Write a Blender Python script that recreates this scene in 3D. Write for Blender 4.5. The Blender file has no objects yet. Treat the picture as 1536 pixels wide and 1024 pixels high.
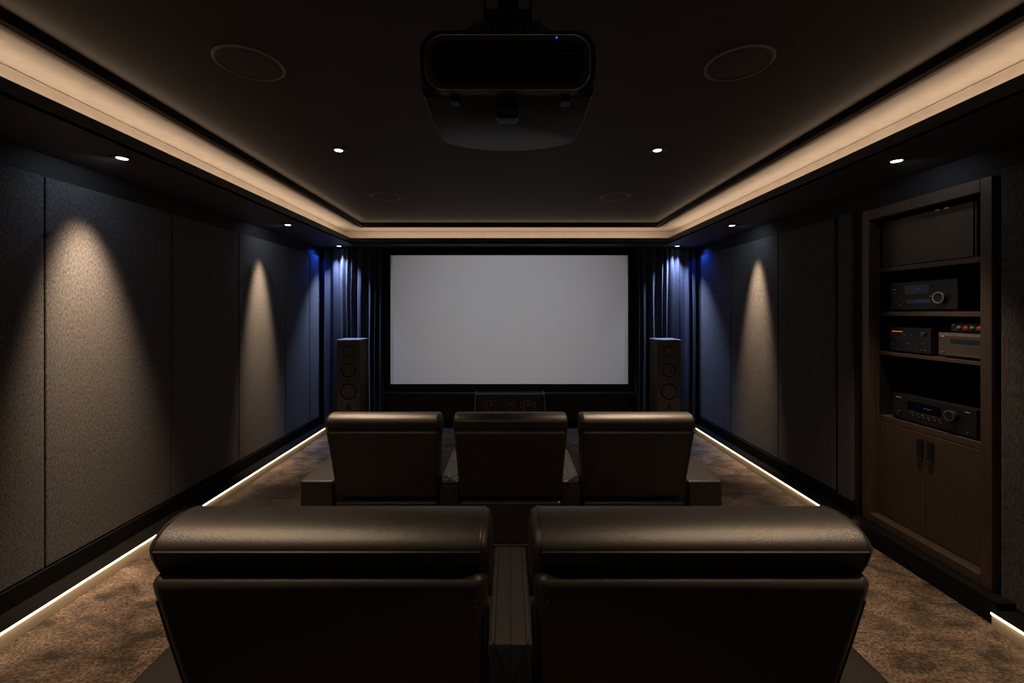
import bpy, bmesh, math, random
from mathutils import Vector, Matrix
random.seed(7)
PI = math.pi
sc = bpy.context.scene
C = sc.collection

# ------------------------------------------------------------------ materials
def mat(name, col, rough=0.5, metal=0.0, spec=0.5, bump=None, vary=None, emit=None, sheen=0.0, coat=0.0):
    """bump=(scale,strength,distance[,kind]); vary=(scale,other colour[,stretch])"""
    m = bpy.data.materials.new(name); m.use_nodes = True
    nt = m.node_tree; n = nt.nodes; b = n['Principled BSDF']; L = nt.links.new
    def S(k, v):
        if k in b.inputs: b.inputs[k].default_value = v
    S('Base Color', (*col, 1)); S('Roughness', rough); S('Metallic', metal); S('Specular IOR Level', spec)
    S('Sheen Weight', sheen); S('Coat Weight', coat)
    tc = n.new('ShaderNodeTexCoord')
    mp = n.new('ShaderNodeMapping'); L(tc.outputs['Object'], mp.inputs['Vector'])
    if vary:
        if len(vary) > 2: mp.inputs['Scale'].default_value = vary[2]
        t = n.new('ShaderNodeTexNoise'); t.inputs['Scale'].default_value = vary[0]
        t.inputs['Detail'].default_value = 5; L(mp.outputs[0], t.inputs['Vector'])
        r = n.new('ShaderNodeValToRGB')
        r.color_ramp.elements[0].position = 0.38; r.color_ramp.elements[1].position = 0.62
        r.color_ramp.elements[0].color = (*col, 1); r.color_ramp.elements[1].color = (*vary[1], 1)
        L(t.outputs['Fac'], r.inputs['Fac']); L(r.outputs['Color'], b.inputs['Base Color'])
    if bump:
        if len(bump) > 3 and bump[3] == 'voronoi':
            t = n.new('ShaderNodeTexVoronoi')
            o = t.outputs['Distance']
        else:
            t = n.new('ShaderNodeTexNoise'); t.inputs['Detail'].default_value = 4; o = t.outputs['Fac']
        t.inputs['Scale'].default_value = bump[0]; L(tc.outputs['Object'], t.inputs['Vector'])
        bp = n.new('ShaderNodeBump'); bp.inputs['Strength'].default_value = bump[1]; bp.inputs['Distance'].default_value = bump[2]
        L(o, bp.inputs['Height']); L(bp.outputs['Normal'], b.inputs['Normal'])
    if emit:
        S('Emission Color', (*emit[0], 1)); S('Emission Strength', emit[1])
    return m

def carpet_mat():
    m = bpy.data.materials.new('brown_carpet'); m.use_nodes = True
    nt = m.node_tree; n = nt.nodes; b = n['Principled BSDF']; L = nt.links.new
    tc = n.new('ShaderNodeTexCoord')
    mp = n.new('ShaderNodeMapping'); mp.inputs['Scale'].default_value = (1.0, 1.5, 1); mp.inputs['Rotation'].default_value = (0, 0, 0.5)
    L(tc.outputs['Object'], mp.inputs['Vector'])
    big = n.new('ShaderNodeTexNoise'); big.inputs['Scale'].default_value = 5.0; big.inputs['Detail'].default_value = 6; big.inputs['Roughness'].default_value = .65
    big.inputs['Distortion'].default_value = .4
    fine = n.new('ShaderNodeTexNoise'); fine.inputs['Scale'].default_value = 75; fine.inputs['Detail'].default_value = 3
    L(mp.outputs[0], big.inputs['Vector']); L(tc.outputs['Object'], fine.inputs['Vector'])
    r1 = n.new('ShaderNodeValToRGB'); e = r1.color_ramp.elements
    e[0].position = .36; e[0].color = (.032, .0225, .0165, 1); e[1].position = .66; e[1].color = (.195, .140, .102, 1)
    L(big.outputs['Fac'], r1.inputs['Fac'])
    r2 = n.new('ShaderNodeValToRGB'); e = r2.color_ramp.elements
    e[0].position = .35; e[0].color = (.30, .30, .30, 1); e[1].position = .65; e[1].color = (1.45, 1.45, 1.45, 1)
    L(fine.outputs['Fac'], r2.inputs['Fac'])
    mx = n.new('ShaderNodeMixRGB'); mx.blend_type = 'MULTIPLY'; mx.inputs[0].default_value = 1
    L(r1.outputs[0], mx.inputs[1]); L(r2.outputs[0], mx.inputs[2]); L(mx.outputs[0], b.inputs['Base Color'])
    bp = n.new('ShaderNodeBump'); bp.inputs['Strength'].default_value = .9; bp.inputs['Distance'].default_value = .012
    L(fine.outputs['Fac'], bp.inputs['Height']); L(bp.outputs[0], b.inputs['Normal'])
    b.inputs['Roughness'].default_value = .95; b.inputs['Specular IOR Level'].default_value = .1
    b.inputs['Sheen Weight'].default_value = .15
    return m

def fabric_mat(name, c0, c1):
    m = bpy.data.materials.new(name); m.use_nodes = True
    nt = m.node_tree; n = nt.nodes; b = n['Principled BSDF']; L = nt.links.new
    tc = n.new('ShaderNodeTexCoord')
    a = n.new('ShaderNodeTexNoise'); a.inputs['Scale'].default_value = 95; a.inputs['Detail'].default_value = 4; a.inputs['Roughness'].default_value = .7
    mp = n.new('ShaderNodeMapping'); mp.inputs['Scale'].default_value = (1, 1.6, .55)
    L(tc.outputs['Object'], mp.inputs['Vector']); L(mp.outputs[0], a.inputs['Vector'])
    r = n.new('ShaderNodeValToRGB'); e = r.color_ramp.elements
    e[0].position = .36; e[0].color = (*c0, 1); e[1].position = .66; e[1].color = (*c1, 1)
    L(a.outputs['Fac'], r.inputs['Fac']); L(r.outputs[0], b.inputs['Base Color'])
    bp = n.new('ShaderNodeBump'); bp.inputs['Strength'].default_value = .5; bp.inputs['Distance'].default_value = .004
    L(a.outputs['Fac'], bp.inputs['Height']); L(bp.outputs[0], b.inputs['Normal'])
    b.inputs['Roughness'].default_value = .9; b.inputs['Specular IOR Level'].default_value = .15
    b.inputs['Sheen Weight'].default_value = .08
    return m

M = {}
M['carpet'] = carpet_mat()
M['panel'] = fabric_mat('woven_wall_fabric', (.035, .035, .037), (.112, .108, .110))
M['wall'] = mat('dark_wall_paint', (.030, .028, .027), .8, spec=.2, bump=(120, .1, .002))
M['front_wall'] = mat('dark_brown_wall', (.03, .026, .023), .8, spec=.2, bump=(120, .1, .002))
M['ceiling'] = mat('dark_ceiling_paint', (.064, .059, .055), .75, spec=.2, bump=(160, .08, .002), vary=(3, (.069, .063, .058)))
M['soffit'] = mat('dark_soffit_paint', (.060, .055, .052), .6, spec=.3, bump=(160, .06, .002))
M['fascia'] = mat('black_fascia', (.03, .03, .031), .55, spec=.3, bump=(150, .05, .002))
M['cream'] = mat('cream_cove_paint', (.62, .52, .42), .8, spec=.2, bump=(180, .12, .002), vary=(14, (.58, .485, .39)))
M['black_trim'] = mat('black_trim', (.005, .005, .005), .6, spec=.15, bump=(90, .04, .001))
M['skirting'] = mat('skirting_paint', (.60, .52, .42), .6, spec=.3, bump=(150, .05, .001))
M['led'] = mat('warm_led_diffuser', (.8, .7, .6), .5, emit=((1, .74, .43), 9), bump=(60, .01, .001))
M['lens'] = mat('warm_lamp_lens', (.8, .8, .8), .3, emit=((1, .86, .68), 14), bump=(60, .01, .001))
M['lens_cool'] = mat('cool_lamp_lens', (.8, .8, .8), .3, emit=((.78, .86, 1), 10), bump=(60, .01, .001))
M['ring'] = mat('lamp_ring', (.03, .028, .026), .45, spec=.4, bump=(80, .03, .001))
M['spk_ring'] = mat('speaker_ring', (.17, .155, .145), .5, spec=.4, bump=(80, .03, .001))
M['spk_grille'] = mat('speaker_grille', (.045, .040, .037), .7, spec=.2, bump=(900, .5, .002, 'voronoi'))
M['leather'] = mat('black_leather', (.016, .0152, .0148), .42, spec=.55, bump=(560, .16, .003, 'voronoi'), vary=(6, (.021, .0195, .0185)))
M['seam'] = mat('leather_piping', (.012, .011, .010), .4, spec=.5, bump=(400, .1, .001))
M['screen'] = mat('projection_screen', (.50, .50, .51), .9, spec=.05, bump=(300, .05, .001), emit=((.93, .93, 1.0), .05))  # faint glow put into the screen cloth, on top of the projector's light
M['velvet_black'] = mat('black_velvet', (.003, .003, .003), .95, spec=.05, bump=(300, .2, .001))
M['curtain'] = mat('navy_velvet_curtain', (.034, .036, .050), .8, spec=.15, bump=(260, .25, .002), sheen=.12, vary=(40, (.044, .046, .064)))
M['speaker'] = mat('speaker_veneer', (.085, .070, .058), .5, spec=.4, bump=(60, .04, .001), vary=(18, (.095, .078, .064), (1, 1, .15)))
M['speaker_top'] = mat('speaker_top', (.22, .22, .23), .35, spec=.5, bump=(60, .02, .001))
M['cone'] = mat('speaker_cone', (.15, .126, .108), .7, spec=.3, bump=(160, .1, .001))
M['rubber'] = mat('rubber_surround', (.010, .009, .009), .5, spec=.4, bump=(160, .05, .001))
M['cheek'] = mat('grey_satin_edge', (.16, .14, .13), .4, spec=.5, bump=(60, .03, .001))
M['cab'] = mat('bronze_cabinet_lacquer', (.080, .057, .041), .42, metal=.25, spec=.45, bump=(70, .03, .001), vary=(20, (.089, .063, .045), (1, 1, .2)))
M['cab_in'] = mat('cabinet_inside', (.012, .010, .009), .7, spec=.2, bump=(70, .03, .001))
M['metal'] = mat('bright_metal', (.55, .52, .48), .3, metal=1, bump=(200, .03, .0005))
M['device'] = mat('black_device', (.006, .0058, .0056), .45, spec=.5, bump=(200, .04, .0005))
M['device_grey'] = mat('brushed_bronze_device', (.085, .072, .058), .4, metal=.4, spec=.5, bump=(300, .05, .0005), vary=(60, (.095, .08, .064), (1, .05, 1)))
M['display'] = mat('display_glass', (.004, .005, .009), .1, spec=.5, bump=(50, .005, .0005))
M['blue_glow'] = mat('blue_display_glow', (.02, .03, .1), .4, emit=((.08, .14, 1), .12), bump=(50, .01, .001))
M['blue_led'] = mat('blue_status_led', (.02, .03, .1), .4, emit=((.03, .06, 1), 2.2), bump=(50, .01, .001))
M['orange_led'] = mat('orange_led', (.1, .03, .01), .4, emit=((1, .20, .04), .45), bump=(50, .01, .001))
M['red_tube'] = mat('red_glowing_tube', (.1, .02, .01), .3, emit=((1, .10, .02), .10), bump=(50, .01, .001))
M['white_mark'] = mat('white_print', (.55, .52, .48), .5, bump=(50, .01, .001))
M['proj'] = mat('projector_shell', (.012, .0117, .0115), .5, spec=.3, bump=(250, .06, .0005))
M['proj_dark'] = mat('projector_black', (.008, .008, .009), .4, spec=.5, bump=(250, .05, .0005))
M['proj_edge'] = mat('projector_bezel', (.045, .045, .047), .25, spec=.6, bump=(250, .02, .0005))
M['glass'] = mat('lens_glass', (.01, .01, .02), .05, spec=.8, coat=.5, bump=(20, .005, .0005))

# ------------------------------------------------------------------ mesh helpers
def box(bm, x0, x1, y0, y1, z0, z1):
    vs = [bm.verts.new(p) for p in ((x0, y0, z0), (x1, y0, z0), (x1, y1, z0), (x0, y1, z0), (x0, y0, z1), (x1, y0, z1), (x1, y1, z1), (x0, y1, z1))]
    for f in ((3, 2, 1, 0), (4, 5, 6, 7), (0, 1, 5, 4), (1, 2, 6, 5), (2, 3, 7, 6), (3, 0, 4, 7)):
        bm.faces.new([vs[i] for i in f])

def hexa(bm, p):
    vs = [bm.verts.new(q) for q in p]
    for f in ((3, 2, 1, 0), (4, 5, 6, 7), (0, 1, 5, 4), (1, 2, 6, 5), (2, 3, 7, 6), (3, 0, 4, 7)):
        bm.faces.new([vs[i] for i in f])

def rings(bm, secs, cap=True, closed=True):
    """skin a list of equally long rings"""
    R = [[bm.verts.new(p) for p in s] for s in secs]
    n = len(R[0])
    for a, b in zip(R, R[1:]):
        for i in range(n if closed else n - 1):
            j = (i + 1) % n
            bm.faces.new((a[i], a[j], b[j], b[i]))
    if cap:
        bm.faces.new(list(reversed(R[0]))); bm.faces.new(R[-1])
    return R

def lathe(bm, prof, origin, axis, seg=32):
    """prof: (radius, height) along axis"""
    axis = Vector(axis).normalized(); o = Vector(origin)
    u = axis.orthogonal().normalized(); v = axis.cross(u)
    R = []
    for r, h in prof:
        if r < 1e-6: R.append([bm.verts.new(o + axis * h)])
        else: R.append([bm.verts.new(o + axis * h + (u * math.cos(2 * PI * k / seg) + v * math.sin(2 * PI * k / seg)) * r) for k in range(seg)])
    for a, b in zip(R, R[1:]):
        for i in range(seg):
            j = (i + 1) % seg
            f = [a[i % len(a)], a[j % len(a)], b[j % len(b)], b[i % len(b)]]
            f = list(dict.fromkeys(f))
            if len(f) > 2: bm.faces.new(f)

def tube(bm, pts, r, seg=8, closed=False):
    pts = [Vector(p) for p in pts]; n = len(pts); R = []
    prev = None
    for i, p in enumerate(pts):
        a = pts[(i - 1) % n] if (closed or i > 0) else p
        b = pts[(i + 1) % n] if (closed or i < n - 1) else p
        t = (b - a).normalized()
        u = t.orthogonal().normalized() if prev is None else (prev - t * prev.dot(t)).normalized()
        prev = u; v = t.cross(u)
        R.append([bm.verts.new(p + (u * math.cos(2 * PI * k / seg) + v * math.sin(2 * PI * k / seg)) * r) for k in range(seg)])
    pairs = list(zip(R, R[1:])) + ([(R[-1], R[0])] if closed else [])
    for a, b in pairs:
        for i in range(seg):
            j = (i + 1) % seg; bm.faces.new((a[i], a[j], b[j], b[i]))
    if not closed:
        bm.faces.new(list(reversed(R[0]))); bm.faces.new(R[-1])

def rrect(w, h, r, seg=6):
    """rounded rectangle outline, centred, as 2-D points"""
    out = []
    for cx, cy, a0 in ((w / 2 - r, h / 2 - r, 0), (-w / 2 + r, h / 2 - r, PI / 2), (-w / 2 + r, -h / 2 + r, PI), (w / 2 - r, -h / 2 + r, 1.5 * PI)):
        for k in range(seg + 1):
            a = a0 + PI / 2 * k / seg; out.append((cx + r * math.cos(a), cy + r * math.sin(a)))
    return out

def obj(name, bm, m, parent=None, bevel=0, seg=3, smooth=False):
    bmesh.ops.recalc_face_normals(bm, faces=bm.faces)
    me = bpy.data.meshes.new(name); bm.to_mesh(me); bm.free()
    if smooth or bevel:
        for p in me.polygons: p.use_smooth = True
    if smooth and not bevel:
        me.set_sharp_from_angle(angle=math.radians(40))
    o = bpy.data.objects.new(name, me); C.objects.link(o)
    me.materials.append(M[m])
    if parent: o.parent = parent
    if bevel:
        bv = o.modifiers.new('bevel', 'BEVEL'); bv.width = bevel; bv.segments = seg; bv.limit_method = 'ANGLE'; bv.harden_normals = True
    return o

def B(*boxes):
    bm = bmesh.new()
    for b in boxes: box(bm, *b)
    return bm

def struct(name, bm, m, **k):
    o = obj(name, bm, m, **k); o['kind'] = 'structure'; return o

def tag(o, label, cat, group=None):
    o['label'] = label; o['category'] = cat
    if group: o['group'] = group
    return o

def thing(name, label, cat, loc=(0, 0, 0), group=None):
    o = bpy.data.objects.new(name, None); C.objects.link(o); o.location = loc; o.empty_display_size = .1
    return tag(o, label, cat, group)

def dup(root, loc, label):
    r = root.copy(); C.objects.link(r); r.location = loc; r['label'] = label
    def kids(src, dst):
        for ch in list(src.children):
            c = ch.copy(); C.objects.link(c); c.parent = dst; kids(ch, c)
    kids(root, r)
    return r

# ------------------------------------------------------------------ room shell (x right, y towards the screen, z up; camera at y = 0)
WX = 2.62; Y0 = -1.3; YB = 5.955; ZS = 2.504; ZC = 2.78; ZP = 2.72
CY0, CY1, CX0, CX1 = 2.272, 3.108, 2.57, 3.06       # equipment cabinet opening in the right wall
RX, RY0, RY1, RZ = .92, .55, 1.80, .17              # low riser under the back row
bm = B((-WX - .1, 3.2, Y0 - .1, YB + .1, -.06, 0)); box(bm, -RX, RX, RY0, RY1, 0, RZ)
struct('floor', bm, 'carpet')
struct('wall_left', B((-WX - .1, -WX, Y0 - .1, YB + .1, 0, 2.9)), 'wall')
struct('wall_right', B((WX, WX + .1, Y0 - .1, CY0 + .01, 0, 2.9), (WX, WX + .1, CY1 - .01, YB + .1, 0, 2.9),
                       (WX, WX + .1, CY0 + .01, CY1 - .01, 2.34, 2.9), (WX, WX + .1, CY0 + .01, CY1 - .01, 0, .13)), 'wall')
struct('wall_front', B((-WX, WX, YB, YB + .1, 0, 2.9)), 'front_wall')
struct('wall_rear', B((-WX, WX, Y0 - .1, Y0, 0, 2.9)), 'wall')
# dropped soffit ring, fascia, cove, crown trim, tray ceiling
FX, FYB, FYR = 2.075, 5.58, -.85
TX, TYB, TYR = 2.25, 5.87, -1.05
PXI, PYB, PYR = 1.948, 5.575, -.75
def ringboxes(xo, xi, ybo, ybi, yro, yri, z0, z1):
    return ((-xo, -xi, yro, ybo, z0, z1), (xi, xo, yro, ybo, z0, z1), (-xi, xi, ybi, ybo, z0, z1), (-xi, xi, yro, yri, z0, z1))
struct('trim_1', B(*ringboxes(WX, FX, YB, FYB, Y0, FYR, ZS, ZS + .016)), 'soffit')
struct('trim_2', B(*ringboxes(FX + .018, FX, FYB + .018, FYB, FYR - .018, FYR, ZS + .0005, 2.58)), 'fascia')
bm = B(*ringboxes(TX + .02, TX, TYB + .02, TYB, TYR - .02, TYR, ZS + .017, ZP + .012))
for b in ringboxes(TX, PXI, TYB, PYB, TYR, PYR, ZP, ZP + .012): box(bm, *b)
for b in ringboxes(TX, TX - .006, TYB, TYB - .006, TYR, TYR + .006, ZP - .010, ZP - .004): box(bm, *b)
struct('trim_3', bm, 'cream')
bm = B(*ringboxes(PXI, PXI - .012, PYB, PYB - .012, PYR, PYR + .012, ZP - .002, ZC))
for b in ringboxes(PXI - .0121, PXI - .04, PYB - .0121, PYB - .04, PYR + .0121, PYR + .04, ZP - .002, ZP + .010): box(bm, *b)
struct('trim_4', bm, 'black_trim')
struct('ceiling', B((-WX, WX, Y0, YB, ZC, ZC + .08)), 'ceiling')

# skirtings carrying the floor LED strips
LY = 5.63
struct('baseboard_left', B((-WX, -2.440, Y0, 5.79, 0, .0715)), 'skirting')
struct('baseboard_right', B((2.470, WX, Y0, 2.185, 0, .0715), (2.470, WX, 3.135, 5.79, 0, .0715)), 'skirting')
struct('trim_5', B((2.50, WX, 2.186, 3.134, 0, .124)), 'black_trim')
struct('trim_6', B((-WX, -2.432, Y0, 5.79, .0838, .0885), (-WX, -2.565, Y0, 5.79, .0885, .19)), 'black_trim')  # thin cap added over the strip to stop its light going up
struct('trim_7', B((2.462, WX, 3.135, 5.79, .0838, .0885), (2.575, WX, 3.135, 5.79, .0885, .19), (2.462, WX, Y0, 2.185, .0838, .0885)), 'black_trim')  # same light-blocking cap added along the right strips
struct('baseboard_front', B((-1.73, 1.73, YB - .02, YB, 0, .11)), 'black_trim')
def led(x0, x1, y0, y1, label):
    tag(obj('led_strip', B((x0, x1, y0, y1, .0720, .0833)), 'led', bevel=.002), label, 'light strip', 'warm floor-level light strips')
led(-2.455, -2.431, Y0 + .02, LY, 'glowing warm light strip along the skirting of the left wall')
led(2.461, 2.485, 3.137, LY, 'glowing warm light strip along right wall skirting between screen and equipment cabinet')
led(2.461, 2.485, Y0 + .02, 2.183, 'short glowing strip on right skirting nearest the viewer, before the equipment cabinet')

# ------------------------------------------------------------------ acoustic wall panels
def panel(side, y0, y1, label, z0=.195, z1=2.372, x=2.58):
    g = .004
    a, b = (-WX + .002, -x) if side < 0 else (x + .015, WX - .002)
    tag(obj('acoustic_panel', B((a, b, y0 + g, y1 - g, z0, z1)), 'panel', bevel=.008, seg=2), label, 'wall panel', 'fabric acoustic wall panels')
Lp = [(5.52, 5.785, 'narrow fabric wall panel in the left corner beside the blue-lit curtain'),
      (4.92, 5.52, 'dim fabric panel on left wall, second from the curtain'),
      (4.07, 4.92, 'left wall fabric panel with the farther, narrower warm pool of light'),
      (3.263, 4.07, 'unlit dark fabric panel on left wall between the two warm pools of light'),
      (2.372, 3.263, 'large fabric panel on left wall with the big bright pool of warm light'),
      (1.5, 2.372, 'fabric panel cut by the left edge of the picture')]
for y0, y1, l in Lp: panel(-1, y0, y1, l)
Rp = [(5.0, 5.785, 'blue-tinted fabric panel in the right corner beside the curtain'),
      (4.12, 5.0, 'right wall fabric panel with the warm pool of light'),
      (3.40, 4.12, 'unlit dark fabric panel on right wall, between warm pool and narrow pilaster')]
for y0, y1, l in Rp: panel(1, y0, y1, l)
panel(1, 1.35, 2.258, 'dark fabric panel on the right of the equipment cabinet, at the right picture edge', z0=.09)
panel(1, 3.225, 3.375, 'narrow tall fabric pilaster left of the equipment cabinet', z0=.09, x=2.575)

# ------------------------------------------------------------------ screen wall: screen, curtains, speakers
s = thing('projection_screen', 'large blank grey projection screen in a black velvet frame on the front wall', 'projection screen', (0, YB, .527))
zf = 2.48 - .527
obj('frame', B((-1.727, -1.64, -.075, -.002, 0, zf), (1.638, 1.727, -.075, -.002, 0, zf), (-1.64, 1.638, -.075, -.002, 0, .092), (-1.64, 1.638, -.075, -.002, 1.868, zf)), 'velvet_black', s, bevel=.004)
obj('screen_surface', B((-1.64, 1.638, -.066, -.056, .092, 1.868)), 'screen', s)

def curtain(x0, x1, label, flip):
    bm = bmesh.new(); n = 220; rows = [0.012, .5, 1.1, 1.8, 2.35, 2.44, 2.5]
    front, rnd = [], random.Random(3 if flip else 5)
    ph = 0; X = []
    for k in range(n + 1):
        t = k / n; x = x0 + (x1 - x0) * t
        ph += (2 * PI * 9 / n) * (1 + .45 * math.sin(t * 13 + (1 if flip else 2.2)) + .2 * math.sin(t * 31))
        d = .034 * math.sin(ph) + .008 * math.sin(2.3 * ph + 1)
        X.append((x, d))
    secs = []
    for z in rows:
        amp = 1.0 if z < 2.3 else .65
        secs.append([(x + .006 * math.sin(3 * z + x * 9), 5.893 + d * amp + .004 * math.sin(2 * z + x * 17), z) for x, d in X]
                    + [(x + .006 * math.sin(3 * z + x * 9), 5.899 + d * amp + .004 * math.sin(2 * z + x * 17), z) for x, d in reversed(X)])
    rings(bm, secs)
    return tag(obj('curtain', bm, 'curtain', smooth=True), label, 'curtain', 'floor-length curtains beside the screen')
curtain(-2.585, -1.745, 'dark navy pleated curtain left of the screen', False)
curtain(1.745, 2.585, 'dark navy pleated curtain right of the screen', True)

def driver(parent, x, z, r, y=0):
    """cone facing -y, with a surround and a dust cap as sub-parts"""
    bm = bmesh.new(); lathe(bm, [(r * .80, .004), (r * .55, -.008), (r * .30, -.020), (0, -.020)], (x, y, z), (0, -1, 0), 36)
    c = obj('driver', bm, 'cone', parent, smooth=True)
    bm = bmesh.new(); lathe(bm, [(r, -.002), (r, .006), (r * .96, .009), (r * .92, .006), (r * .86, .011), (r * .80, .004), (r * .80, -.003)], (x, y, z), (0, -1, 0), 36)
    obj('surround', bm, 'rubber', c, smooth=True)
    bm = bmesh.new(); lathe(bm, [(r * 1.10, -.002), (r * 1.10, .004), (r * 1.06, .006), (r * 1.0, .004), (r * 1.0, -.002)], (x, y, z), (0, -1, 0), 36)
    obj('trim_ring', bm, 'cheek', c, smooth=True)
    bm = bmesh.new(); lathe(bm, [(r * .32, -.020), (r * .29, -.006), (r * .18, .003), (0, .006)], (x, y, z), (0, -1, 0), 24)
    obj('dust_cap', bm, 'cone', c, smooth=True)

def tower(x, label):
    t = thing('tower_speaker', label, 'speaker', (x, 5.47, 0), 'tower speakers beside the screen')
    w = .156
    obj('cabinet', B((-w + .004, w - .004, .0, .30, .03, 1.238)), 'speaker', t, bevel=.012)
    obj('plinth', B((-w - .01, w + .01, -.01, .31, 0, .03)), 'rubber', t, bevel=.006)
    obj('top_plate', B((-w, w, -.004, .304, 1.2385, 1.262)), 'speaker_top', t, bevel=.009)
    for z, r in ((1.107, .078), (.868, .096), (.594, .110)): driver(t, 0, z, r, -.001)
    bm = bmesh.new()
    rings(bm, [[(-.045, -.003, .36), (.045, -.003, .36), (0, -.003, .45)], [(-.045, .002, .36), (.045, .002, .36), (0, .002, .45)]])
    obj('triangular_badge', bm, 'rubber', t)
    return t
tower(-2.062, 'tall dark floor-standing speaker at the left curtain')
tower(2.048, 'tall dark floor-standing speaker at the right curtain')

t = thing('center_speaker', 'wide low speaker with three drivers standing under the middle of the screen', 'speaker', (0.006, 5.55, 0))
bm = bmesh.new(); hexa(bm, [(-.452, 0, .265), (.452, 0, .265), (.452, .28, .265), (-.452, .28, .265), (-.440, .03, .536), (.440, .03, .536), (.440, .28, .536), (-.440, .28, .536)])
obj('cabinet', bm, 'device', t, bevel=.01)
for sgn in (-1, 1):
    bm = bmesh.new(); a, b, c, d = .453 * sgn, .470 * sgn, .441 * sgn, .458 * sgn
    p = [(min(a, b), -.004, .262), (max(a, b), -.004, .262), (max(a, b), .284, .262), (min(a, b), .284, .262), (min(c, d), .026, .539), (max(c, d), .026, .539), (max(c, d), .284, .539), (min(c, d), .284, .539)]
    hexa(bm, p); obj('side_panel', bm, 'cheek', t, bevel=.004)
for x, r in ((-.241, .100), (0, .080), (.241, .100)): driver(t, x, .406, r * .92, .010)
obj('stand', B((-.40, .40, .02, .26, .235, .264), (-.40, -.36, .03, .25, 0, .235), (.36, .40, .03, .25, 0, .235), (-.36, .36, .12, .15, .05, .09)), 'black_trim', t, bevel=.004)

# ------------------------------------------------------------------ recliners
def piping(bm, pts, r=.0028, closed=False): tube(bm, pts, r, 6, closed)

def headrest_profile():
    return [(.050, .930), (.030, .958), (.016, .985), (.006, 1.010), (.010, 1.022), (.022, 1.034), (.042, 1.044), (.070, 1.050), (.100, 1.050), (.130, 1.042), (.155, 1.024), (.170, .995),
            (.175, .955), (.168, .920), (.145, .900), (.100, .895), (.070, .905)]

def build_chair(label, loc, group):
    t = thing('recliner_chair', label, 'recliner', loc, group)
    W = .3175
    # rear shell of the back: leaning slab, a little narrower at the bottom
    def slab(w0, w1, y0, y1, d0, d1, z0, z1, nx=10, nz=8, puff=.010):
        bm = bmesh.new()
        hexa(bm, [(-w0, y0, z0), (w0, y0, z0), (w0, y0 + d0, z0), (-w0, y0 + d0, z0), (-w1, y1, z1), (w1, y1, z1), (w1, y1 + d1, z1), (-w1, y1 + d1, z1)])
        return bm
    back = obj('backrest', slab(.292, .3125, .115, 0, .075, .085, .545, .965), 'leather', t, bevel=.026, seg=5)
    bm = bmesh.new()
    side = [(.925, .006, .301), (.84, .028, .297), (.70, .066, .290), (.575, .100, .284)]
    piping(bm, [(-(w - .012), y - .0005, z) for z, y, w in side] + [(w - .012, y - .0005, z) for z, y, w in reversed(side)], .002)
    obj('piping', bm, 'seam', back, smooth=True)
    cush = obj('back_cushion', slab(.288, .305, .185, .090, .13, .11, .43, .955), 'leather', t, bevel=.035, seg=5)
    # headrest bolster
    P = headrest_profile(); cy = sum(p[0] for p in P) / len(P); cz = sum(p[1] for p in P) / len(P)
    e = [(.3190, .45), (.3175, .72), (.314, .87), (.308, .955), (.3005, .995), (.296, 1)]
    st = [(-x, k) for x, k in e] + [(-.296 + .0592 * k, 1) for k in range(1, 10)] + [(x, k) for x, k in reversed(e)]
    bm = bmesh.new()
    R = rings(bm, [[(x, cy + (y - cy) * k, cz + (z - cz) * k) for y, z in P] for x, k in st])
    h = obj('headrest', bm, 'leather', t, smooth=True)
    h.data.set_sharp_from_angle(angle=math.radians(75))
    sb = h.modifiers.new('subsurf', 'SUBSURF'); sb.levels = 1; sb.render_levels = 2
    bm = bmesh.new()
    for sx in (-.299, .299): piping(bm, [(sx, cy + (y - cy) * .968, cz + (z - cz) * .968) for y, z in P], .0026, True)
    piping(bm, [(-.298 + .0596 * k, .0085, 1.0105) for k in range(11)], .0028)
    obj('piping', bm, 'seam', h, smooth=True)
    # base and seat
    obj('base', B((-.288, .288, .092, .70, .0, .30), (-.288, .288, .092, .128, .30, .538)), 'leather', t, bevel=.012, seg=3)
    obj('seat', B((-.283, .283, .285, .74, .302, .455)), 'leather', t, bevel=.035, seg=5)
    obj('footrest', B((-.275, .275, .745, .82, .06, .40)), 'leather', t, bevel=.03, seg=5)
    return t

def arm(t, x0, x1):
    a = obj('armrest', B((x0, x1, .135, .705, 0, .640)), 'leather', t, bevel=.013, seg=4)
    bm = bmesh.new()
    piping(bm, [(x0 + .006, .141, .6385 - .004), (x1 - .006, .141, .6385 - .004)], .0026)
    for x in (x0 + .007, x1 - .007): piping(bm, [(x, .15, .6385 - .001), (x, .69, .6385 - .001)], .002)
    obj('piping', bm, 'seam', a, smooth=True)

def build_console(label, loc, hw, group=None):
    t = thing('armrest_console', label, 'armrest', loc, group)
    obj('body', B((-hw, hw, .135, .705, 0, .615)), 'leather', t, bevel=.006)
    top = obj('padded_top', B((-hw, hw, .133, .707, .6152, .640)), 'leather', t, bevel=.010, seg=4)
    bm = bmesh.new()
    for x in (-hw * .72, 0, hw * .72): piping(bm, [(x, .145, .6402), (x, .700, .6402)], .0018)
    piping(bm, [(-hw * .95, .47, .6402), (hw * .95, .47, .6402)], .0018)
    piping(bm, [(-hw * .95, .30, .6402), (0, .145, .6402), (hw * .95, .30, .6402)], .0018)
    piping(bm, [(-hw + .006, .137, .634), (hw - .006, .137, .634)], .0022)
    obj('stitching', bm, 'seam', top, smooth=True)
    return t

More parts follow.
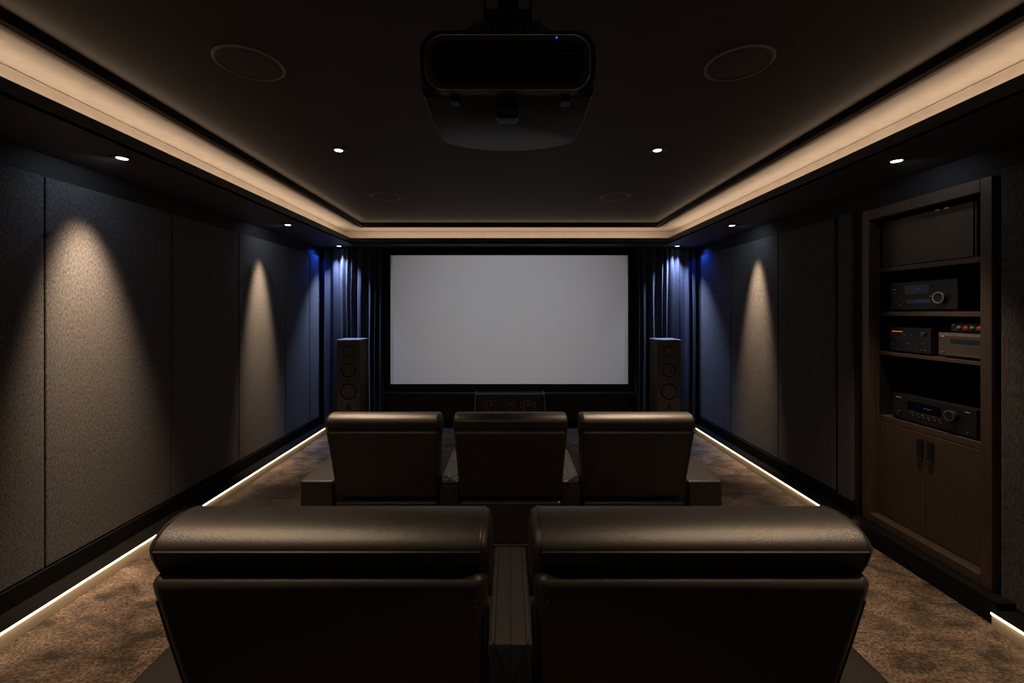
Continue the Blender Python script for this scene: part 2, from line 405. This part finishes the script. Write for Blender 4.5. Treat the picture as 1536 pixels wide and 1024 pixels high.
FD, BD = 2.33, .77
G1, G2 = 'recliners of the front row', 'recliners of the back row'
ch = build_chair('middle black leather recliner of the front row, facing the screen centre', (.007, FD, 0), G1)
fl = dup(ch, (-.700, FD, 0), 'left black leather recliner of the front row, beside the left aisle')
fr = dup(ch, (.711, FD, 0), 'right black leather recliner of the front row, beside the right aisle')
bl = dup(ch, (-.352, BD, RZ), 'large near black leather recliner at the lower left, back row'); bl['group'] = G2
br = dup(ch, (.358, BD, RZ), 'large near black leather recliner at the lower right, back row'); br['group'] = G2
bm = bmesh.new(); P = headrest_profile(); piping(bm, [(0, y - .0006, z) for y, z in P[3:10]], .0022)
obj('centre_seam', bm, 'seam', [c for c in ch.children if c.name.startswith('headrest')][0], smooth=True)
arm(fl, -.515, -.318); arm(fr, .325, .522); arm(bl, -.478, -.318); arm(br, .318, .478)
build_console('slim leather armrest console between left and middle front-row recliners', (-.3465, FD, 0), .056, 'armrest consoles between recliners')
build_console('slim leather armrest console between middle and right front-row recliners', (.359, FD, 0), .056, 'armrest consoles between recliners')
build_console('stitched leather armrest console between the two large back-row recliners', (.003, BD, RZ), .054, 'armrest consoles between recliners')

# ------------------------------------------------------------------ ceiling fittings
def downlight(label, loc, lens):
    t = thing('recessed_downlight', label, 'ceiling light', loc, 'recessed downlights')
    bm = bmesh.new(); lathe(bm, [(.028, .0), (.030, -.004), (.054, -.006), (.058, -.003), (.058, .0)], (0, 0, 0), (0, 0, 1), 32)
    obj('ring', bm, 'ring', t, smooth=True)
    bm = bmesh.new(); lathe(bm, [(.0275, -.001), (.026, -.003), (0, -.0032)], (0, 0, 0), (0, 0, 1), 32)
    obj('lens', bm, lens, t, smooth=True)
    return t
DL = [((-2.233, 2.46, ZS), 'recessed downlight in left soffit above the big warm pool, nearest on that side'),
      ((-2.258, 4.352, ZS), 'recessed downlight in left soffit above the farther warm pool'),
      ((2.272, 2.503, ZS), 'recessed downlight in right soffit in front of the equipment cabinet'),
      ((2.289, 4.386, ZS), 'recessed downlight in right soffit above the warm lit fabric panel'),
      ((-1.228, 3.07, ZC), 'recessed downlight in tray ceiling left of the projector'),
      ((1.065, 3.07, ZC), 'recessed downlight in tray ceiling right of the projector'),
      ((-1.15, .62, ZC), 'unseen recessed downlight in tray ceiling above the back row, left'),  # this and the next three: unseen, added as source of back-row light
      ((1.15, .62, ZC), 'unseen recessed downlight in tray ceiling above the back row, right'),
      ((-2.245, .60, ZS), 'unseen recessed downlight in left soffit beside the back row'),
      ((2.280, .60, ZS), 'unseen recessed downlight in right soffit beside the back row')]
d0 = downlight(DL[0][1], DL[0][0], 'lens')
for loc, l in DL[1:]: dup(d0, loc, l)
d1 = downlight('small cool white downlight in soffit above the left tower speaker', (-2.30, 5.765, ZS), 'lens_cool')
dup(d1, (2.27, 5.765, ZS), 'small cool white downlight in soffit above the right tower speaker')

def ceiling_speaker(label, loc):
    t = thing('ceiling_speaker', label, 'ceiling speaker', loc, 'round ceiling speakers')
    bm = bmesh.new(); lathe(bm, [(.134, 0), (.135, -.004), (.146, -.005), (.150, -.002), (.150, 0)], (0, 0, 0), (0, 0, 1), 48)
    obj('ring', bm, 'spk_ring', t, smooth=True)
    bm = bmesh.new(); lathe(bm, [(.1335, 0), (.133, -.003), (.08, -.005), (0, -.0055)], (0, 0, 0), (0, 0, 1), 48)
    obj('grille', bm, 'spk_grille', t, smooth=True)
    return t
cs = ceiling_speaker('large near round speaker flush in ceiling, upper left of the projector', (-1.216, 2.0, ZC))
dup(cs, (1.075, 2.0, ZC), 'large near round speaker flush in ceiling, upper right of the projector')
dup(cs, (-1.25, 4.31, ZC), 'far round ceiling speaker near the screen, left')
dup(cs, (1.065, 4.31, ZC), 'far round ceiling speaker near the screen, right')

# ------------------------------------------------------------------ projector on its mount
pj = thing('projector', 'black projector hanging upside down under a ceiling mount, top centre', 'projector', (-.004, 1.23, 2.24))
# plan outline, rear at y=0
def plan(s=1.0, yo=0):
    pts = [(-.247, 0), (-.250, .16), (-.248, .29), (-.244, .325), (-.232, .350), (-.205, .371), (-.15, .397), (-.075, .420), (0, .428)]
    pts = pts + [(-x, y) for x, y in reversed(pts[:-1])]
    return [(x * s, (y - .2) * s + .2 + yo) for x, y in pts]
bm = bmesh.new()
rings(bm, [[(x, y, z) for x, y in plan(s)] for z, s in ((0, .965), (.003, .985), (.010, 1.0), (.10, 1.0), (.155, .985), (.175, .95), (.185, .88))])
obj('body', bm, 'proj', pj, smooth=True)
def rframe(w, h, r, wi, hi, ri, y0, y1, cz):
    bm = bmesh.new()
    o = rrect(w, h, r, 8); i = rrect(wi, hi, ri, 8); om = rrect(w - .006, h - .006, r - .003, 8)
    rings(bm, [[(x, y1, cz + z) for x, z in o], [(x, y0 + .003, cz + z) for x, z in o], [(x, y0, cz + z) for x, z in om], [(x, y0 + .001, cz + z) for x, z in i], [(x, y1, cz + z) for x, z in i]], cap=False)
    return bm
obj('rear_shell', rframe(.505, .182, .06, .44, .13, .045, -.012, .03, .093), 'proj', pj, smooth=True)
bz = obj('rear_bezel', rframe(.458, .152, .050, .425, .122, .040, -.040, -.006, .076), 'proj_edge', pj, smooth=True)
bm = bmesh.new(); tube(bm, [(x, -.038, .076 + z) for x, z in rrect(.459, .153, .0505, 8)], .0016, 6, True)
obj('rim_highlight', bm, 'metal', bz, smooth=True)  # bright metal tube standing in for the highlight along the bezel edge
obj('grille_back', B((-.21, .21, -.010, -.006, .018, .134)), 'proj_dark', pj)
bm = bmesh.new()
for k in range(10): box(bm, -.208, .208, -.032, -.014, .0215 + .0118 * k, .0245 + .0118 * k)
for k in range(9): box(bm, -.19 + .047 * k, -.1885 + .047 * k, -.028, -.012, .018, .134)
obj('grille', bm, 'proj_dark', pj)
bm = bmesh.new(); lathe(bm, [(.0027, 0), (.0022, .0015), (0, .002)], (.136, -.0395, .144), (0, -1, 0), 12)
obj('status_led', bm, 'blue_led', pj, smooth=True)
obj('front_foot', B((-.036, .031, .03, .085, -.046, .0)), 'proj_dark', pj, bevel=.012, seg=4)
for x in (-.168, .155): obj('latch_tab', B((x, x + .026, .005, .04, -.012, .004)), 'proj_dark', pj, bevel=.003)
bm = bmesh.new(); lathe(bm, [(.062, -.03), (.062, .025), (.055, .032), (.050, .026), (.048, -.01)], (0, .428, .09), (0, 1, 0), 36)
ln = obj('lens_barrel', bm, 'proj_dark', pj, smooth=True)
bm = bmesh.new(); lathe(bm, [(.049, .008), (.03, .018), (0, .022)], (0, .428, .09), (0, 1, 0), 36)
obj('lens_glass', bm, 'glass', ln, smooth=True)
# mount: two hooked bracket plates, cross plate, coupling, column, ceiling plate
obj('bracket', B((-.112, -.058, .15, .158, .186, .322)), 'proj_edge', pj, bevel=.002)
obj('bracket', B((.055, .109, .15, .158, .186, .322)), 'proj_edge', pj, bevel=.002)
obj('dark_filler', B((-.0575, .0545, .16, .25, .186, .322)), 'proj_dark', pj)  # black box added between the brackets so the gap reads dark
obj('mount_plate', B((-.080, .078, .13, .29, .3225, .345), (-.080, -.074, .13, .29, .345, .43), (.072, .078, .13, .29, .345, .43)), 'proj_dark', pj, bevel=.003)
bm = bmesh.new(); lathe(bm, [(.0, .345), (.056, .345), (.058, .352), (.058, .366), (.046, .376), (.034, .384), (.034, .526), (.085, .527), (.088, .539), (0, .5395)], (0, .21, 0), (0, 0, 1), 32)
obj('mount_column', bm, 'proj_dark', pj, smooth=True)
for sgn in (-1, 1):
    bm = bmesh.new(); tube(bm, [(sgn * (.07 + .10 * math.sin(PI / 2 * k / 10)), .17 - .02 * k / 10, .325 - .148 * (1 - math.cos(PI / 2 * k / 10))) for k in range(11)], .005)
    obj('cable', bm, 'proj_dark', pj, smooth=True)

# ------------------------------------------------------------------ built-in equipment cabinet in the right wall
cb = thing('equipment_cabinet', 'tall bronze-black built-in cabinet with open shelves and two doors in right wall', 'cabinet', (CX0, CY0, .125))
H = 2.345 - .125; D = CY1 - CY0; fw = .058        # local: x into the wall, y along it, z up
obj('frame', B((0, .052, 0, fw, 0, H), (0, .052, D - fw, D, 0, H), (0, .052, fw, D - fw, 0, fw), (0, .052, fw, D - fw, H - fw - .015, H)), 'cab', cb, bevel=.004)
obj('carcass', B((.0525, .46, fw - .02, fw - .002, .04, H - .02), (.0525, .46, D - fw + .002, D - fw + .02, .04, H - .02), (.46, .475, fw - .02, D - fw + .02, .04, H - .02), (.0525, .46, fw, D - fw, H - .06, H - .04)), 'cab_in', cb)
obj('jamb', B((.0525, .075, D - fw - .001, D - fw + .0018, fw, H - .075)), 'cab', cb)
obj('plinth_ledge', B((.0525, .46, fw, D - fw, .03, fw + .002)), 'cab', cb, bevel=.002)
SX = .072
for z0, z1 in ((.720, .760), (1.190, 1.213), (1.465, 1.495), (1.772, 1.804)):
    obj('shelf', B((SX, .455, fw, D - fw - .001, z0, z1)), 'cab', cb, bevel=.0025)
ym = .43
for y0, y1, hy in ((fw + .003, ym - .002, ym - .055), (ym + .002, D - fw - .004, ym + .012)):
    d = obj('door', B((.066, .086, y0, y1, fw + .006, .716)), 'cab', cb, bevel=.002)
    hd = obj('handle', B((.052, .066, hy, hy + .034, .56, .68)), 'device', d, bevel=.002)
    obj('handle_tip', B((.050, .0658, hy + .003, hy + .03, .5555, .5598)), 'metal', d)
fp = obj('flap_door', B((.090, .108, .175, D - fw - .012, 1.810, 2.128)), 'cab', cb, bevel=.002)
obj('divider', B((.094, .11, .160, .168, 1.8045, 2.128)), 'cab', cb)
for y in (.30, .355): obj('metal_bit', B((.078, .0898, y, y + .028, 2.118, 2.1275)), 'metal', fp, bevel=.002)  # two small metal bits at the top of the flap
def world(x): return x - CX0

def device(name, label, cat, x, y0, y1, z0, z1, depth=.33, m='device', foot=.012):
    t = thing(name, label, cat, (x, y0, z0))
    w = y1 - y0; h = z1 - z0
    obj('body', B((.003, depth, 0.002, w - .002, foot, h)), m, t, bevel=.003)
    obj('front_plate', B((-.006, .0028, 0, w, foot, h + .001)), m, t, bevel=.003)
    for px, py in ((.03, .03), (.03, w - .03), (depth - .03, .03), (depth - .03, w - .03)):
        bm = bmesh.new(); lathe(bm, [(0, 0), (.014, 0), (.016, .003), (.015, foot - .0005), (0, foot - .0005)], (px, py, 0), (0, 0, 1), 16)
        obj('foot', bm, 'rubber', t, smooth=True)
    return t, w, h
def knob(t, y, z, r, l, m='device', x=-.006, ring=True):
    bm = bmesh.new(); lathe(bm, [(r, .0005), (r * .97, l - .003), (r * .88, l), (0, l)], (x, y, z), (-1, 0, 0), 28)
    k = obj('volume_knob' if r > .012 else 'knob', bm, m, t, smooth=True)
    if ring:
        bm = bmesh.new(); lathe(bm, [(r * .99, l - .004), (r * 1.06, l - .003), (r * 1.04, l + .001), (r * .88, l + .0012), (r * .86, l - .001)], (x, y, z), (-1, 0, 0), 28)
        obj('knob_ring', bm, 'metal', k, smooth=True)
def plate(t, name, y0, y1, z0, z1, m, x=-.006, th=.002): return obj(name, B((x - th, x - .0003, y0, y1, z0, z1)), m, t)
def buttons(t, name, pts, r, m, x=-.006):
    for y, z in pts:
        bm = bmesh.new(); lathe(bm, [(r, .0003), (r * .9, .004), (0, .005)], (x, y, z), (-1, 0, 0), 12)
        obj(name, bm, m, t, smooth=True)
# the wall faces the room to the left: the picture's left is larger y
# top receiver
FXD = CX0 + SX + .022
t, w, h = device('av_receiver', 'black receiver with silver-ringed knob on the uppermost open shelf of cabinet', 'receiver', FXD, 2.53, 2.975, 1.6205, 1.816)
plate(t, 'display', .17, .335, .115, .172, 'display')
for q in (.232, .246): plate(t, 'display_glow', q, q + .009, .144, .150, 'blue_glow', x=-.0081, th=.001)
knob(t, .095, .085, .034, .022)
plate(t, 'control_strip', .165, .33, .052, .078, 'device_grey')
buttons(t, 'strip_light', [(.185 + .018 * k, .063) for k in range(5)], .004, 'blue_glow', x=-.0081)
buttons(t, 'button', [(.40, .06), (.375, .045), (.375, .085), (.41, .125), (.16, .14), (.16, .095)], .004, 'metal')
plate(t, 'name_mark', .40, .432, .148, .152, 'white_mark')
# middle shelf: dark player, lighter unit, small unit on top
t, w, h = device('disc_player', 'black two-tier player with orange and blue lights, left on middle shelf', 'player', FXD, 2.690, 2.985, 1.3385, 1.512)
plate(t, 'seam_line', .004, w - .004, .105, .107, 'device_grey', th=.001)
plate(t, 'orange_display', .195, .272, .142, .149, 'orange_led')
buttons(t, 'blue_light', [(.272, .122), (.19, .128), (.175, .122), (.13, .126), (.27, .058), (.235, .024)], .003, 'blue_glow')
knob(t, .045, .137, .011, .010, m='device')
buttons(t, 'button', [(.15, .075), (.16, .07), (.05, .075), (.10, .04), (.065, .032), (.045, .032), (.035, .032)], .003, 'cheek')
t, w, h = device('disc_player', 'bronze-grey slot-loading unit on the right of middle shelf', 'player', FXD - .012, 2.345, 2.632, 1.3385, 1.492, m='device_grey', foot=.014)
plate(t, 'disc_slot', .03, .215, .095, .118, 'display')
plate(t, 'upper_strip', .004, w - .004, .134, .150, 'cheek', th=.001); plate(t, 'lower_strip', .004, w - .004, .024, .028, 'cheek', th=.001)
plate(t, 'name_mark', .252, .268, .128, .134, 'white_mark', x=-.0071)
buttons(t, 'button', [(.05, .120), (.262, .036), (.252, .036)], .004, 'metal')
t, w, h = device('tube_amplifier', 'small black unit with dim red glowing lights lying on the bronze-grey unit', 'amplifier', FXD + .004, 2.35, 2.572, 1.4932, 1.550, depth=.22, foot=.006)
for k in range(5):
    bm = bmesh.new(); lathe(bm, [(.011, .0005), (.011, .006), (.007, .010), (0, .011)], (-.006, .03 + .036 * k, .030), (-1, 0, 0), 14)
    obj('red_light', bm, 'red_tube' if k in (0, 1, 3) else 'cone', t, smooth=True)
buttons(t, 'button', [(.205, .045), (.19, .018)], .004, 'metal')
# counter receiver
t, w, h = device('stereo_receiver', 'large black receiver with row of silver buttons on counter above cabinet doors', 'receiver', FXD - .002, 2.425, 2.955, .8855, 1.058)
plate(t, 'display', .20, .42, .080, .142, 'display')
for q in (.262, .278, .297): plate(t, 'display_glow', q, q + .011, .109, .117, 'blue_glow', x=-.0081, th=.001)
plate(t, 'display_edge', .20, .42, .074, .078, 'cheek', th=.001)
knob(t, .125, .112, .030, .030)
pts = [(.20 + .036 * k, .048 + (.006 if k % 2 else 0)) for k in range(6)] + [(.208 + .036 * k, .061 + (.004 if k % 2 else 0)) for k in range(6)]
buttons(t, 'button', pts, .0048, 'metal'); buttons(t, 'button', [(.135, .045), (.045, .034)], .004, 'metal')
knob(t, .475, .055, .011, .012, m='device')
bm = bmesh.new(); lathe(bm, [(.012, .0003), (.012, .002), (.008, .002), (.0075, .0005), (0, .0004)], (-.006, .095, .042), (-1, 0, 0), 18)
obj('headphone_socket', bm, 'rubber', t, smooth=True)
plate(t, 'name_mark', .465, .505, .150, .154, 'white_mark'); plate(t, 'model_mark', .035, .062, .148, .151, 'white_mark')

# ------------------------------------------------------------------ light
def spot(loc, target, power, col, size, blend=.9, rad=.03):
    l = bpy.data.lights.new('lamp', 'SPOT'); l.energy = power; l.color = col; l.spot_size = math.radians(size); l.spot_blend = blend; l.shadow_soft_size = rad
    o = bpy.data.objects.new('lamp', l); C.objects.link(o); o.location = loc
    o.rotation_euler = (Vector(target) - Vector(loc)).to_track_quat('-Z', 'Y').to_euler(); return o
def area(loc, rot, sx, sy, power, col, spread=180):
    l = bpy.data.lights.new('tape', 'AREA'); l.shape = 'RECTANGLE'; l.size = sx; l.size_y = sy; l.energy = power; l.color = col; l.spread = math.radians(spread)
    o = bpy.data.objects.new('tape', l); C.objects.link(o); o.location = loc; o.rotation_euler = rot; return o
WARM = (1, .66, .38); WARM2 = (1, .70, .45)
z = ZS - .012
spot((-2.233, 2.46, z), (-2.58, 2.60, 1.42), 450, WARM2, 64, 1, .055).scale = (.57, 1, 1)
spot((-2.258, 4.352, z), (-2.58, 4.41, 1.42), 290, WARM2, 58, 1, .04).scale = (.50, 1, 1)
spot((2.289, 4.386, z), (2.60, 4.47, 1.42), 290, WARM2, 58, 1, .04).scale = (.50, 1, 1)
# extra cool spots added at the same lamps for spill below the soffit
for x, y in ((-2.233, 2.46), (-2.258, 4.352), (2.289, 4.386), (2.272, 2.503)): spot((x, y, z), (math.copysign(2.6, x), y + .10, 2.25), 2.5 if x > 2.27 and y < 3 else 4.5, (.66, .78, 1), 120, 1, .03)
spot((2.272, 2.503, z), (2.34, 2.62, 0), 90, WARM2, 62, 1)
spot((-2.245, .60, z), (-2.45, .8, .9), 120, WARM2, 62, 1)
spot((2.280, .60, z), (2.40, .8, .9), 80, WARM2, 62, 1)
for x, y in ((-1.228, 3.07), (1.065, 3.07)): spot((x, y, ZC - .012), (x * 1.0, 2.62, .9), 330, WARM2, 66, 1)
for x, y in ((-1.15, .62), (1.15, .62)): spot((x, y, ZC - .012), (x * .52, y + .2, 1.2), 130, WARM2, 44, 1)
for x, y in ((-1.15, .62), (1.15, .62)): spot((x, y, ZC - .012), (x * .8, 2.0, .9), 34, WARM2, 95, 1)  # extra wide wash added at these lamps to lift the chair backs
for sg, x in ((-1, -2.30), (1, 2.27)):
    spot((x, 5.765, z), (x * .985, 5.90, .5), 195, (.42, .55, 1), 82, 1, .02)
    # blue accent on the corner between soffit, wall and curtain
    spot((sg * 2.50, 5.70, ZS - .03), (sg * 2.62, 5.68, 2.15), 9, (.02, .10, 1), 130, 1, .015)
# the projector throws a plain grey field on the screen
pb = spot((0, 1.72, 2.33), (0, 5.88, 1.51), 240, (.96, .97, 1), 62, 1, .01)
pb.data.use_nodes = True
nt = pb.data.node_tree; nd = nt.nodes; em = nd['Emission']
def mth(op, a, b=None, c=None):
    k = nd.new('ShaderNodeMath'); k.operation = op
    for q, v in enumerate((a, b, c)):
        if v is None: continue
        if isinstance(v, (int, float)): k.inputs[q].default_value = v
        else: nt.links.new(v, k.inputs[q])
    return k.outputs[0]
tc = nd.new('ShaderNodeTexCoord'); sx = nd.new('ShaderNodeSeparateXYZ'); nt.links.new(tc.outputs['Normal'], sx.inputs[0])
az = mth('ABSOLUTE', sx.outputs[2])
ax = mth('ABSOLUTE', mth('DIVIDE', sx.outputs[0], az)); ay = mth('ABSOLUTE', mth('DIVIDE', sx.outputs[1], az))
mk = mth('MULTIPLY', mth('LESS_THAN', ax, .395), mth('LESS_THAN', ay, .222))
nt.links.new(mk, em.inputs['Strength'])
# tapes lying in the cove behind the fascia, shining up
COVE = 6.4
CW = (1, .80, .62)
ln_ = FYB - FYR
for sg in (-1, 1):
    area((sg * (FX + .055), (FYB + FYR) / 2, 2.535), (PI, sg * .48, 0), .02, ln_, COVE * ln_ / 6, CW)
area((0, FYB + .055, 2.535), (PI - .9, 0, 0), 2 * FX, .02, COVE * 2 * FX / 6, CW)
area((0, FYR - .055, 2.535), (PI, 0, 0), 2 * FX, .02, COVE * 2 * FX / 6, CW)
# unseen tape added on the crown trim ledge for the ceiling's edge glow
for sg in (-1, 1):
    area((sg * (PXI - .026), (PYB + PYR) / 2, ZP + .016), (PI, sg * -1.25, 0), .012, PYB - PYR - .1, 2.3, WARM2)
area((0, PYB - .026, ZP + .016), (PI + 1.0, 0, 0), 2 * PXI - .1, .012, 1.2, WARM2)

w = bpy.data.worlds.new('night'); sc.world = w; w.use_nodes = True
w.node_tree.nodes['Background'].inputs[0].default_value = (.01, .012, .02, 1); w.node_tree.nodes['Background'].inputs[1].default_value = .2

# ------------------------------------------------------------------ camera and colour management
cam = bpy.data.cameras.new('camera'); co = bpy.data.objects.new('camera', cam); C.objects.link(co)
co.location = (0, 0, 1.62); co.rotation_euler = (PI / 2, 0, 0)
cam.sensor_width = 36; cam.lens = 15.0; cam.shift_x = 4 / 1536; cam.shift_y = -45 / 1536; cam.clip_start = .05
sc.camera = co
vs = sc.view_settings; vs.view_transform = 'Standard'; vs.look = 'None'; vs.gamma = 1; vs.exposure = 0; vs.use_curve_mapping = False
sc.cycles.use_denoising = True
